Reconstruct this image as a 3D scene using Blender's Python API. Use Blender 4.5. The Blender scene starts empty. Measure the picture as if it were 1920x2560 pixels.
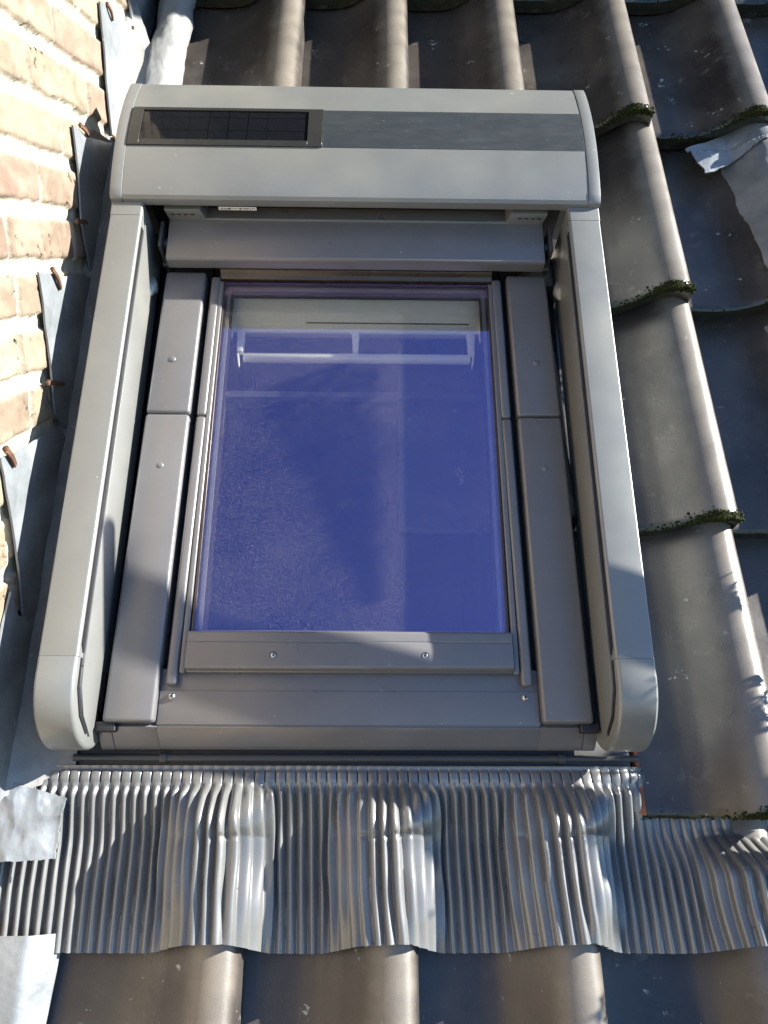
import bpy, bmesh, math, random
import numpy as np
from mathutils import Matrix, Vector
C = bpy.context.scene.collection
sc = bpy.context.scene

# Everything is laid out in roof coordinates: x right, y up the slope, z out of the roof.
# G turns them into the real upright world (roof pitch 50.6 degrees) at real size.
PITCH = math.radians(50.6)
SC = 0.76
G = Matrix.Rotation(PITCH, 4, 'X') @ Matrix.Scale(SC, 4)

# ---------------------------------------------------------------- camera
R = [[0.99986382, 0.00118008, 0.01646055], [0.00724644, -0.92753146, -0.37367484], [0.01482671, 0.37374323, -0.9274137]]
cam_pos = Vector((0.03402444, -0.24713792, 1.19340914))
cd = bpy.data.cameras.new('camera'); cam = bpy.data.objects.new('camera', cd); C.objects.link(cam)
cd.sensor_fit = 'VERTICAL'; cd.sensor_height = 24; cd.lens = 24 * 2010.4 / 2560; cd.clip_start = .02; cd.clip_end = 500
rot = Matrix(((R[0][0], -R[1][0], -R[2][0]), (R[0][1], -R[1][1], -R[2][1]), (R[0][2], -R[1][2], -R[2][2]))).to_4x4()
cam.matrix_world = Matrix.Translation(G @ cam_pos) @ Matrix.Rotation(PITCH, 4, 'X') @ rot
sc.camera = cam

# ---------------------------------------------------------------- sun and sky
SUN_L = Vector((1, .48, .36)).normalized()
SUN_W = (Matrix.Rotation(PITCH, 3, 'X') @ SUN_L).normalized()
elev = math.asin(SUN_W.z); azim = math.atan2(SUN_W.x, SUN_W.y)
sd = bpy.data.lights.new('sun', 'SUN'); sun = bpy.data.objects.new('sun', sd); C.objects.link(sun)
sd.energy = 5.0; sd.angle = math.radians(.5); sd.color = (1, .95, .85)
sun.rotation_euler = (-SUN_W).to_track_quat('-Z', 'Y').to_euler(); sun.location = (6, -2, 6)
w = bpy.data.worlds.new("World"); sc.world = w; w.use_nodes = True
nt = w.node_tree; sky = nt.nodes.new('ShaderNodeTexSky'); sky.sky_type = 'NISHITA'
sky.sun_disc = False; sky.sun_elevation = elev; sky.sun_rotation = azim
sky.air_density = 1.0; sky.dust_density = 0; sky.ozone_density = 6
bg = nt.nodes['Background']; bg.inputs['Strength'].default_value = .075
nt.links.new(sky.outputs[0], bg.inputs[0])
sc.view_settings.view_transform = 'Standard'; sc.view_settings.look = 'None'
sc.view_settings.exposure = 1.75; sc.view_settings.gamma = 1
sc.cycles.max_bounces = 8

# ---------------------------------------------------------------- materials
def mat(name, col, rough=.5, metal=0, spec=.5, var=.12, vscale=8, bump=0, bscale=200, col2=None, coat=0, randomise=0, stretch=(1, 1, 1)):
    m = bpy.data.materials.new(name); m.use_nodes = True; t = m.node_tree; N = t.nodes; L = t.links
    b = N['Principled BSDF']; b.inputs['Roughness'].default_value = rough; b.inputs['Metallic'].default_value = metal
    b.inputs['Specular IOR Level'].default_value = spec; b.inputs['Coat Weight'].default_value = coat; b.inputs['Coat Roughness'].default_value = .15
    tc = N.new('ShaderNodeTexCoord'); mp = N.new('ShaderNodeMapping'); mp.inputs['Scale'].default_value = stretch
    L.new(tc.outputs['Object'], mp.inputs[0]); src = mp.outputs[0]
    if randomise:
        oi = N.new('ShaderNodeObjectInfo'); a = N.new('ShaderNodeVectorMath'); a.operation = 'SCALE'
        a.inputs[0].default_value = (37, 19, 11); L.new(oi.outputs['Random'], a.inputs['Scale'])
        ad = N.new('ShaderNodeVectorMath'); ad.operation = 'ADD'; L.new(src, ad.inputs[0]); L.new(a.outputs[0], ad.inputs[1]); src = ad.outputs[0]
    n = N.new('ShaderNodeTexNoise'); n.inputs['Scale'].default_value = vscale; n.inputs['Detail'].default_value = 6; n.inputs['Roughness'].default_value = .6
    L.new(src, n.inputs['Vector'])
    r = N.new('ShaderNodeValToRGB'); r.color_ramp.elements[0].position = .3; r.color_ramp.elements[1].position = .7
    c2 = col2 or tuple(min(1, c * (1 + var)) for c in col); c1 = tuple(c * (1 - var) for c in col)
    r.color_ramp.elements[0].color = (*c1, 1); r.color_ramp.elements[1].color = (*c2, 1)
    L.new(n.outputs[0], r.inputs[0]); L.new(r.outputs[0], b.inputs['Base Color'])
    n2 = N.new('ShaderNodeTexNoise'); n2.inputs['Scale'].default_value = vscale * 3; n2.inputs['Detail'].default_value = 5; L.new(src, n2.inputs['Vector'])
    mr = N.new('ShaderNodeMapRange'); mr.inputs[1].default_value = .3; mr.inputs[2].default_value = .7; mr.inputs[3].default_value = max(0, rough - .07); mr.inputs[4].default_value = min(1, rough + .07)
    L.new(n2.outputs[0], mr.inputs[0]); L.new(mr.outputs[0], b.inputs['Roughness'])
    if bump:
        n3 = N.new('ShaderNodeTexNoise'); n3.inputs['Scale'].default_value = bscale; n3.inputs['Detail'].default_value = 4; L.new(src, n3.inputs['Vector'])
        bp = N.new('ShaderNodeBump'); bp.inputs['Strength'].default_value = bump; bp.inputs['Distance'].default_value = .002
        L.new(n3.outputs[0], bp.inputs['Height']); L.new(bp.outputs[0], b.inputs['Normal'])
    m['_src'] = ''
    return m, b, t, src, r.outputs[0]

def spots(mt, scale, lo, hi, color, fine=0, rough=None):
    """scattered specks (dust, lichen, bird lime) mixed over the base colour"""
    m, b, t, src, cur = mt; N = t.nodes; L = t.links
    n = N.new('ShaderNodeTexNoise'); n.inputs['Scale'].default_value = scale; n.inputs['Detail'].default_value = 3; n.inputs['Roughness'].default_value = .55
    L.new(src, n.inputs['Vector']); mr = N.new('ShaderNodeMapRange'); mr.inputs[1].default_value = lo; mr.inputs[2].default_value = hi
    L.new(n.outputs[0], mr.inputs[0]); f = mr.outputs[0]
    if fine:
        n2 = N.new('ShaderNodeTexNoise'); n2.inputs['Scale'].default_value = fine; L.new(src, n2.inputs['Vector'])
        m2 = N.new('ShaderNodeMapRange'); m2.inputs[1].default_value = .5; m2.inputs[2].default_value = .62; L.new(n2.outputs[0], m2.inputs[0])
        mu = N.new('ShaderNodeMath'); mu.operation = 'MULTIPLY'; L.new(f, mu.inputs[0]); L.new(m2.outputs[0], mu.inputs[1]); f = mu.outputs[0]
    mx = N.new('ShaderNodeMix'); mx.data_type = 'RGBA'; L.new(f, mx.inputs[0]); L.new(cur, mx.inputs[6]); mx.inputs[7].default_value = (*color, 1)
    L.new(mx.outputs[2], b.inputs['Base Color'])
    return (m, b, t, src, mx.outputs[2])

X = {}
def reg(k, mt): X[k] = mt[0]
reg('shutter', spots(spots(mat('shutter_grey_paint', (.222, .230, .226), .36, .30, .5, .07, 5, .06, 900), 4, .52, .75, (.27, .272, .25)), 70, .735, .765, (.42, .42, .39)))
reg('cladding', spots(mat('window_grey_paint', (.178, .174, .178), .34, .22, .5, .08, 6, .05, 900), 80, .735, .765, (.36, .36, .34)))
reg('shutter_dark', mat('shadow_gap_plastic', (.05, .052, .055), .45, var=.1))
reg('rubber', mat('black_rubber', (.016, .016, .018), .45, var=.2))
reg('band', spots(mat('dusty_black_plastic', (.014, .016, .018), .36, 0, .5, .3, 14, .1, 600, col2=(.035, .038, .042), stretch=(1, 2, 1)), 50, .68, .74, (.3, .3, .28)))
reg('panelmatte', spots(spots(mat('matte_dark_strip', (.030, .037, .043), .5, 0, .4, .08, 9, .1, 600, stretch=(1, 3, 1)), 7, .5, .8, (.042, .05, .055)), 110, .70, .74, (.16, .17, .17)))
reg('bezel', mat('glossy_black_bezel', (.030, .031, .030), .28, 0, .5, .1, 9))
reg('brownframe', mat('brown_gasket_frame', (.062, .048, .042), .32, .2, .6, .15, 20))
reg('steel', mat('stainless_steel', (.55, .54, .52), .3, 1, var=.1, vscale=40))
reg('spacer', mat('aluminium_spacer', (.40, .41, .42), .35, .5, var=.1, vscale=30))
reg('whiteboard', mat('white_lacquer', (.92, .95, .82), .4, 0, .4, .04, 5))
reg('trim', mat('painted_lining_edge', (.08, .08, .09), .5, var=.2))
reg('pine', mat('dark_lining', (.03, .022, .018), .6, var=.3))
reg('clay', mat('raw_orange_clay', (.36, .13, .06), .85, 0, .3, .3, 30, .4, 300))
reg('sticker', mat('white_sticker', (.75, .75, .7), .4, var=.04))
reg('ink', mat('black_print', (.05, .05, .05), .5))
reg('rust', mat('rusty_steel', (.10, .05, .03), .7, .3, .4, .4, 60, .5, 400, col2=(.18, .09, .05)))
reg('deck', mat('bitumen_felt', (.03, .03, .03), .9, var=.3))
reg('galv', mat('shadow_pole_metal', (.35, .36, .37), .45, .7, var=.15))
reg('moss', mat('green_moss', (.010, .015, .005), .95, 0, .2, .5, 70, .8, 400, col2=(.045, .052, .012)))
# roof tile: brown grey engobe with lichen, green film near the edges
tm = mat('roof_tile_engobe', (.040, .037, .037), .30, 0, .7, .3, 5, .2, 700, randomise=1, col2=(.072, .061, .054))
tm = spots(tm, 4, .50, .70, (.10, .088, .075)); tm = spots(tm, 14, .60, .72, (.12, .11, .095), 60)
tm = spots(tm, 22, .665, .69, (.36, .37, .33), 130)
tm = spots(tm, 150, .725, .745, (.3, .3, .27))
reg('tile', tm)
def add_edge_dirt(m, y0, y1, col):
    b = m.node_tree.nodes['Principled BSDF']; N = m.node_tree.nodes; L = m.node_tree.links
    tc = N.new('ShaderNodeTexCoord'); s = N.new('ShaderNodeSeparateXYZ'); L.new(tc.outputs['Object'], s.inputs[0])
    n = N.new('ShaderNodeTexNoise'); n.inputs['Scale'].default_value = 60; n.inputs['Detail'].default_value = 5; L.new(tc.outputs['Object'], n.inputs['Vector'])
    a = N.new('ShaderNodeMath'); a.operation = 'MULTIPLY_ADD'; L.new(n.outputs[0], a.inputs[0]); a.inputs[1].default_value = .035; L.new(s.outputs[1], a.inputs[2])
    mr = N.new('ShaderNodeMapRange'); mr.inputs[1].default_value = y1; mr.inputs[2].default_value = y0; L.new(a.outputs[0], mr.inputs[0])
    old = b.inputs['Base Color'].links[0].from_socket
    mx = N.new('ShaderNodeMix'); mx.data_type = 'RGBA'; L.new(mr.outputs[0], mx.inputs[0]); L.new(old, mx.inputs[6]); mx.inputs[7].default_value = (*col, 1)
    L.new(mx.outputs[2], b.inputs['Base Color'])
def add_lit_crest(m, z0, z1, col):  # sunlight and wall glow painted onto the worn roll crests by height
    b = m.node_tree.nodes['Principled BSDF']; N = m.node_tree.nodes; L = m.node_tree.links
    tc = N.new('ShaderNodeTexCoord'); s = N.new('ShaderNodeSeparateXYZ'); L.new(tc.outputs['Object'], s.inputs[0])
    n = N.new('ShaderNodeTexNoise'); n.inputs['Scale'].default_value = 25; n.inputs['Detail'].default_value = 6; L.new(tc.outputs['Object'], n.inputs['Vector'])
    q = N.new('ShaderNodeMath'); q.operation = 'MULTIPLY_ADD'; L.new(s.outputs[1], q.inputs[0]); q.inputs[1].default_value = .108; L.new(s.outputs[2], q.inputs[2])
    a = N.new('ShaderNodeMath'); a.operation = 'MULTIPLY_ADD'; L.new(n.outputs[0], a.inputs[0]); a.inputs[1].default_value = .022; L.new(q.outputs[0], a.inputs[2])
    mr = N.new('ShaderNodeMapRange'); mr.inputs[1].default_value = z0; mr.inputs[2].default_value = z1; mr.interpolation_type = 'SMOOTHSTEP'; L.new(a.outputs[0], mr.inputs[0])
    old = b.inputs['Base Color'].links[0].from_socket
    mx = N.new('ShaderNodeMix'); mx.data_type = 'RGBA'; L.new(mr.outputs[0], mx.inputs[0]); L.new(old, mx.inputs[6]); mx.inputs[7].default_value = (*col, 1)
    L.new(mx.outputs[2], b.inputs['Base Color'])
add_lit_crest(X['tile'], .064, .104, (.25, .225, .19))
add_edge_dirt(X['tile'], .019, .032, (.016, .020, .010))
# lead
lm = mat('weathered_lead', (.20, .22, .24), .42, .25, .5, .25, 9, .5, 60, col2=(.34, .37, .40))
reg('lead', spots(lm, 40, .66, .72, (.6, .6, .55), 150))
reg('leadshade', spots(mat('old_lead_shade_tint', (.21, .215, .215), .5, .2, .5, .25, 12, .4, 60, col2=(.29, .29, .285)), 40, .66, .72, (.4, .4, .36), 150))  # darker copy of the lead with shade put into its colour
lm = mat('bright_crumpled_lead', (.40, .42, .43), .38, .5, .5, .12, 10, .35, 60, col2=(.52, .53, .53))
reg('leadbright', spots(lm, 14, .66, .78, (.50, .45, .36)))
reg('apron', spots(mat('pleated_lead_grey', (.20, .205, .206), .32, .38, .6, .08, 9, .03, 90), 5, .5, .75, (.245, .245, .24)))

# brick wall, vertex coloured bricks and mortar
def vc_mat(name, rough):
    m = bpy.data.materials.new(name); m.use_nodes = True; t = m.node_tree; N = t.nodes; L = t.links; b = N['Principled BSDF']
    a = N.new('ShaderNodeAttribute'); a.attribute_name = 'Col'; b.inputs['Roughness'].default_value = rough; b.inputs['Specular IOR Level'].default_value = .25
    tc = N.new('ShaderNodeTexCoord'); n = N.new('ShaderNodeTexNoise'); n.inputs['Scale'].default_value = 55; n.inputs['Detail'].default_value = 8; n.inputs['Roughness'].default_value = .7; L.new(tc.outputs['Object'], n.inputs['Vector'])
    mr = N.new('ShaderNodeMapRange'); mr.inputs[3].default_value = .72; mr.inputs[4].default_value = 1.28; L.new(n.outputs[0], mr.inputs[0])
    mx = N.new('ShaderNodeVectorMath'); mx.operation = 'SCALE'; L.new(a.outputs['Color'], mx.inputs[0]); L.new(mr.outputs[0], mx.inputs['Scale']); L.new(mx.outputs[0], b.inputs['Base Color'])
    n3 = N.new('ShaderNodeTexNoise'); n3.inputs['Scale'].default_value = 260; n3.inputs['Detail'].default_value = 6; L.new(tc.outputs['Object'], n3.inputs['Vector'])
    bp = N.new('ShaderNodeBump'); bp.inputs['Strength'].default_value = .5; bp.inputs['Distance'].default_value = .002; L.new(n3.outputs[0], bp.inputs['Height']); L.new(bp.outputs[0], b.inputs['Normal'])
    return m
X['brick'] = vc_mat('brick_and_mortar', .9)

# coated glass: clear pane with a blue coated mirror reflection and a film of dust
def glass_mat():
    m = bpy.data.materials.new('coated_glass'); m.use_nodes = True; t = m.node_tree; N = t.nodes; L = t.links
    for n in list(N): N.remove(n)
    out = N.new('ShaderNodeOutputMaterial'); tr = N.new('ShaderNodeBsdfTransparent'); tr.inputs[0].default_value = (1, 1, .96, 1)
    gl = N.new('ShaderNodeBsdfGlossy'); gl.inputs['Roughness'].default_value = .0; gl.inputs['Color'].default_value = (.66, .50, 1, 1)
    df = N.new('ShaderNodeBsdfDiffuse'); df.inputs[0].default_value = (.55, .52, .5, 1)
    m1 = N.new('ShaderNodeMixShader'); m1.name = 'reflectivity'; m1.inputs[0].default_value = .27; L.new(tr.outputs[0], m1.inputs[1]); L.new(gl.outputs[0], m1.inputs[2])
    tc = N.new('ShaderNodeTexCoord'); n = N.new('ShaderNodeTexNoise'); n.inputs['Scale'].default_value = 620; n.inputs['Detail'].default_value = 2; L.new(tc.outputs['Object'], n.inputs['Vector'])
    mr = N.new('ShaderNodeMapRange'); mr.inputs[1].default_value = .585; mr.inputs[2].default_value = .70; mr.inputs[3].default_value = 0; mr.inputs[4].default_value = .24; L.new(n.outputs[0], mr.inputs[0])
    n2 = N.new('ShaderNodeTexNoise'); n2.inputs['Scale'].default_value = 6; n2.inputs['Detail'].default_value = 5; L.new(tc.outputs['Object'], n2.inputs['Vector'])
    mr2 = N.new('ShaderNodeMapRange'); mr2.inputs[1].default_value = .35; mr2.inputs[2].default_value = .7; mr2.inputs[3].default_value = .0; mr2.inputs[4].default_value = .022; L.new(n2.outputs[0], mr2.inputs[0])
    a = N.new('ShaderNodeMath'); a.operation = 'ADD'; L.new(mr.outputs[0], a.inputs[0]); L.new(mr2.outputs[0], a.inputs[1])
    m2 = N.new('ShaderNodeMixShader'); L.new(a.outputs[0], m2.inputs[0]); L.new(m1.outputs[0], m2.inputs[1]); L.new(df.outputs[0], m2.inputs[2])
    L.new(m2.outputs[0], out.inputs[0]); return m
X['glass'] = glass_mat()

# solar cells: black with fine wires and cell grid under a glossy pane
def solar_mat():
    m = bpy.data.materials.new('solar_cells'); m.use_nodes = True; t = m.node_tree; N = t.nodes; L = t.links; b = N['Principled BSDF']
    b.inputs['Roughness'].default_value = .05; b.inputs['Specular IOR Level'].default_value = .5
    tc = N.new('ShaderNodeTexCoord'); s = N.new('ShaderNodeSeparateXYZ'); L.new(tc.outputs['Object'], s.inputs[0])
    def stripes(out, period, width, off=0):
        a = N.new('ShaderNodeMath'); a.operation = 'ADD'; L.new(out, a.inputs[0]); a.inputs[1].default_value = off + 10
        w_ = N.new('ShaderNodeMath'); w_.operation = 'MODULO'; L.new(a.outputs[0], w_.inputs[0]); w_.inputs[1].default_value = period
        c = N.new('ShaderNodeMath'); c.operation = 'LESS_THAN'; L.new(w_.outputs[0], c.inputs[0]); c.inputs[1].default_value = width; return c.outputs[0]
    f = stripes(s.outputs[0], .0021, .0006); g = stripes(s.outputs[0], .0375, .0011); h = stripes(s.outputs[1], .036, .0014, .0)
    mx = N.new('ShaderNodeMix'); mx.data_type = 'RGBA'; L.new(f, mx.inputs[0]); mx.inputs[6].default_value = (.004, .005, .007, 1); mx.inputs[7].default_value = (.018, .018, .022, 1)
    mm = N.new('ShaderNodeMath'); mm.operation = 'MAXIMUM'; L.new(g, mm.inputs[0]); L.new(h, mm.inputs[1])
    m3 = N.new('ShaderNodeMix'); m3.data_type = 'RGBA'; L.new(mm.outputs[0], m3.inputs[0]); L.new(mx.outputs[2], m3.inputs[6]); m3.inputs[7].default_value = (.002, .002, .003, 1)
    L.new(m3.outputs[2], b.inputs['Base Color']); return m
X['solar'] = solar_mat()

# ---------------------------------------------------------------- mesh helpers
class M:
    def __init__(s): s.v = []; s.f = []
    def add(s, vs, fs):
        o = len(s.v); s.v += [tuple(map(float, p)) for p in vs]; s.f += [tuple(i + o for i in f) for f in fs]; return s
    def box(s, x0, x1, y0, y1, z0, z1):
        return s.add([(x0, y0, z0), (x1, y0, z0), (x1, y1, z0), (x0, y1, z0), (x0, y0, z1), (x1, y0, z1), (x1, y1, z1), (x0, y1, z1)],
                     [(0, 3, 2, 1), (4, 5, 6, 7), (0, 1, 5, 4), (1, 2, 6, 5), (2, 3, 7, 6), (3, 0, 4, 7)])
    def prism(s, pts, axis, a, b):
        """pts: profile; axis 'x': pts=(y,z); axis 'y': pts=(x,z); axis 'z': pts=(x,y)"""
        n = len(pts)
        def P(p, t): return (t, p[0], p[1]) if axis == 'x' else ((p[0], t, p[1]) if axis == 'y' else (p[0], p[1], t))
        return s.add([P(p, a) for p in pts] + [P(p, b) for p in pts], [tuple(range(n))[::-1], tuple(range(n, 2 * n))] + [(i, (i + 1) % n, n + (i + 1) % n, n + i) for i in range(n)])
    def cyl(s, p, q, r, n=16, r2=None):
        p = Vector(p); q = Vector(q); d = (q - p).normalized(); u = d.orthogonal().normalized(); w_ = d.cross(u); r2 = r if r2 is None else r2
        vs = [p + (u * math.cos(2 * math.pi * i / n) + w_ * math.sin(2 * math.pi * i / n)) * r for i in range(n)] + [q + (u * math.cos(2 * math.pi * i / n) + w_ * math.sin(2 * math.pi * i / n)) * r2 for i in range(n)]
        return s.add(vs, [tuple(range(n))[::-1], tuple(range(n, 2 * n))] + [(i, (i + 1) % n, n + (i + 1) % n, n + i) for i in range(n)])
    def dome(s, c, r, h, n=18, k=5):
        vs = []; fs = []
        for j in range(k):
            t = j / k * math.pi / 2
            for i in range(n): a = 2 * math.pi * i / n; vs.append((c[0] + r * math.cos(t) * math.cos(a), c[1] + r * math.cos(t) * math.sin(a), c[2] + h * math.sin(t)))
        vs.append((c[0], c[1], c[2] + h))
        for j in range(k - 1):
            for i in range(n): fs.append((j * n + i, j * n + (i + 1) % n, (j + 1) * n + (i + 1) % n, (j + 1) * n + i))
        for i in range(n): fs.append(((k - 1) * n + i, (k - 1) * n + (i + 1) % n, k * n))
        return s.add(vs, fs)
    def sheet(s, P, th, nrm=(0, 0, 1)):
        """closed sheet from an (n,m,3) array of points, thickness th below"""
        n, m_, _ = P.shape; d = np.array(nrm) * th
        vs = np.concatenate([P.reshape(-1, 3), (P - d).reshape(-1, 3)]); o = n * m_; fs = []
        for i in range(n - 1):
            for j in range(m_ - 1):
                a = i * m_ + j; fs.append((a, a + 1, a + m_ + 1, a + m_)); fs.append((o + a, o + a + m_, o + a + m_ + 1, o + a + 1))
        for j in range(m_ - 1):
            a = j; fs.append((a, o + a, o + a + 1, a + 1)); a = (n - 1) * m_ + j; fs.append((a, a + 1, o + a + 1, o + a))
        for i in range(n - 1):
            a = i * m_; fs.append((a, a + m_, o + a + m_, o + a)); a = i * m_ + m_ - 1; fs.append((a, o + a, o + a + m_, a + m_))
        return s.add(vs.tolist(), fs)
    def mirror(s):
        o = M(); o.v = [(-x, y, z) for x, y, z in s.v]; o.f = [tuple(reversed(f)) for f in s.f]; return o

def build(name, m, material, parent=None, base=None, bevel=0, seg=2, sharp=35, fix=True):
    base = Vector(base) if base is not None else (Vector(parent['_b']) if parent is not None else Vector((0, 0, 0)))
    me = bpy.data.meshes.new(name); me.from_pydata([tuple(Vector(v) - base) for v in m.v], [], m.f); me.update()
    if bevel or fix:
        bm = bmesh.new(); bm.from_mesh(me); bmesh.ops.recalc_face_normals(bm, faces=bm.faces)
        if bevel:
            es = [e for e in bm.edges if len(e.link_faces) == 2 and e.calc_face_angle(0) > math.radians(28)]
            bmesh.ops.bevel(bm, geom=es, offset=bevel, segments=seg, affect='EDGES', clamp_overlap=True, profile=.5)
        bm.to_mesh(me); bm.free()
    me.shade_smooth(); me.set_sharp_from_angle(angle=math.radians(sharp))
    me.materials.append(X[material] if isinstance(material, str) else material)
    o = bpy.data.objects.new(name, me); C.objects.link(o); o['_b'] = tuple(base)
    if parent is not None: o.parent = parent
    else: o.matrix_world = G @ Matrix.Translation(base)
    return o
def thing(name, label, cat, base, group=None):
    o = bpy.data.objects.new(name, None); C.objects.link(o); o.empty_display_size = .05; o['_b'] = tuple(base)
    o.matrix_world = G @ Matrix.Translation(Vector(base)); o['label'] = label; o['category'] = cat; o['kind'] = 'thing'
    if group: o['group'] = group
    return o
def tag(o, label, cat, group=None):
    o['label'] = label; o['category'] = cat; o['kind'] = 'thing'
    if group: o['group'] = group
    return o

rng = np.random.RandomState(7)
_T = rng.rand(256, 256)
def vnoise(x, y):
    x = np.asarray(x, float); y = np.asarray(y, float)
    xi = np.floor(x).astype(int); yi = np.floor(y).astype(int); fx = x - xi; fy = y - yi
    fx = fx * fx * (3 - 2 * fx); fy = fy * fy * (3 - 2 * fy)
    g = lambda a, b: _T[a % 256, b % 256]
    return (g(xi, yi) * (1 - fx) + g(xi + 1, yi) * fx) * (1 - fy) + (g(xi, yi + 1) * (1 - fx) + g(xi + 1, yi + 1) * fx) * fy
def fbm(x, y, o=4):
    r = 0; a = .5
    for i in range(o): r = r + a * (vnoise(x * 2 ** i + 17 * i, y * 2 ** i + 5 * i) - .5); a *= .5
    return r
def sstep(a, b, x): t = np.clip((np.asarray(x, float) - a) / (b - a), 0, 1); return t * t * (3 - 2 * t)

# ================================================================ SETTING: roof deck under the tiles (with the window opening)
d = M()
for x0, x1, y0, y1 in [(-1.2, -.36, -1.6, 3.2), (.36, 3.2, -1.6, 3.2), (-.36, .36, -1.6, -.06), (-.36, .36, .86, 3.2)]:
    d.box(x0, x1, y0, y1, -.30, -.27)
o = build('roof_underlay', d, 'deck', base=(0, 0, -.3)); o['kind'] = 'structure'

# ================================================================ BRICK WALL
XW = -.54; HB = .0914; LB = .29
def wall_mesh(y0, y1, z0, z1, step, relief):
    ny = int((y1 - y0) / step) + 1; nz = int((z1 - z0) / step) + 1
    Y, Z = np.meshgrid(np.linspace(y0, y1, ny), np.linspace(z0, z1, nz), indexing='ij')
    s = Y * math.cos(PITCH) - Z * math.sin(PITCH); v = Y * math.sin(PITCH) + Z * math.cos(PITCH)
    ws = s + .010 * fbm(s * 22, v * 22); wv = v + .009 * fbm(s * 18 + 40, v * 18 + 9)
    k = np.floor(wv / HB + .0); fv = (wv / HB - k) * HB
    off = np.where(k % 2 == 0, .252, .122); q = (ws - off) / LB; b = np.floor(q); fs = (q - b) * LB
    # some bricks are cut in two
    hh = np.vectorize(lambda a, c: _T[int(a) % 256, int(c) % 256])(k + 7, b + 31); half = hh > .72
    fs2 = np.where(half, np.mod(fs, LB / 2), fs); len_ = np.where(half, LB / 2, LB); b2 = np.where(half & (fs > LB / 2), b + 100, b)
    dd = np.minimum(np.minimum(fs2, len_ - fs2) - .0075, np.minimum(fv, HB - fv) - .0130)
    dd = dd + .006 * fbm(s * 60, v * 60 + 3)
    mask = sstep(-.0015, .0025, dd)
    crack = np.abs(fbm(s * 34 + 11 + b2 * 3, v * 24 + k * 5, 3)); crack = (1 - sstep(.0, .012, crack)) * (vnoise(s * 9, v * 9) > .6)
    h = mask * (.006 + .004 * fbm(s * 30, v * 30, 4)) - .006 * crack * mask + (1 - mask) * .006 * fbm(s * 50 + 8, v * 50, 4)
    h = h * relief
    r1 = np.vectorize(lambda a, c: _T[int(a) % 256, int(c) % 256])(k + 50, b2 + 90); r2 = np.vectorize(lambda a, c: _T[int(a) % 256, int(c) % 256])(k + 150, b2 + 20)
    A = np.array([.265, .200, .150]); B_ = np.array([.28, .235, .172]); D_ = np.array([.245, .168, .132])
    col = A[None, None] * (1 - r1[..., None]) + B_[None, None] * r1[..., None]; t = sstep(.55, 1, r2)[..., None] * .8; col = col * (1 - t) + D_ * t
    col = col * (1 + .6 * fbm(s * 16, v * 40, 4)[..., None]); col = col * (1 - .45 * crack[..., None])
    dark = sstep(.06, .16, fbm(s * 12 + 77, v * 12, 3))[..., None]; col = col * (1 - .25 * dark)
    mort = np.array([.40, .38, .31]) * (1 + .35 * fbm(s * 30, v * 30 + 60, 4)[..., None])
    col = col * mask[..., None] + mort * (1 - mask[..., None])
    return np.stack([XW - .006 + h, Y, Z], -1), np.clip(col, 0, 1), ny, nz
m = M(); cols = []
for args in [(-.75, 1.85, -.34, .62, .0036, 1.5), ]:
    P, Cc, ny, nz = wall_mesh(*args); o0 = len(m.v)
    m.v += [tuple(p) for p in P.reshape(-1, 3).tolist()]; cols.append(Cc.reshape(-1, 3))
    for i in range(ny - 1):
        for j in range(nz - 1): a = o0 + i * nz + j; m.f.append((a, a + nz, a + nz + 1, a + 1))
for args in [(-2.4, -.75, -.9, 1.0, .03, .3), (1.85, 3.6, -.5, 1.0, .03, .3), (-.75, 1.85, .62, 1.0, .03, .3)]:
    P, Cc, ny, nz = wall_mesh(*args); P[..., 0] = XW - .003 if False else XW - .004; o0 = len(m.v)
    Cc[:] = np.array([.36, .27, .17])
    m.v += [tuple(p) for p in P.reshape(-1, 3).tolist()]; cols.append(Cc.reshape(-1, 3))
    for i in range(ny - 1):
        for j in range(nz - 1): a = o0 + i * nz + j; m.f.append((a, a + nz, a + nz + 1, a + 1))
o0 = len(m.v); m.box(XW - .36, XW - .02, -2.4, 3.6, -.9, .995); cols.append(np.tile([.36, .27, .17], (8, 1)))
wall = build('brick_wall', m, 'brick', base=(XW, 0, -.2), fix=False, sharp=60)
att = wall.data.color_attributes.new('Col', 'FLOAT_COLOR', 'POINT')
cc = np.concatenate(cols); cc = np.concatenate([cc, np.ones((len(cc), 1))], 1).astype(np.float32); att.data.foreach_set('color', cc.ravel())
tag(wall, 'sunlit wall of buff orange bricks with thick pale mortar, left of the skylight', 'brick wall')

# ================================================================ ROOF TILES
TW = .27; TL = .53; CREST = .066; ZV = -.188     # valley level at the lower edge
prof_x = np.array([-.05, -.03, 0, .04, .09, .122, .152, .176, .194, .207, .220, .236, .252, .263, .270, .271])
prof_z = np.array([.012, .006, .001, 0, .002, .008, .023, .041, .055, .0635, .0695, .0722, .0700, .062, .046, .022]) * 1.12
def tprof(x): return np.interp(x, prof_x[:14], prof_z[:14])
def smooth_prof(n):
    t = np.concatenate([[0], np.cumsum(np.hypot(np.diff(prof_x), np.diff(prof_z)))]); tt = np.linspace(0, t[-1], n)
    px = np.interp(tt, t, prof_x); pz = np.interp(tt, t, prof_z); k = np.array([1, 2, 3, 2, 1.]) / 9
    for _ in range(2):
        a = np.convolve(px, k, 'same'); b = np.convolve(pz, k, 'same'); px[3:-3] = a[3:-3]; pz[3:-3] = b[3:-3]
    return px, pz
PX, PZ = smooth_prof(90)
def slope(y): return -.052 * np.clip(y, -1, TL) / .48
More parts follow.
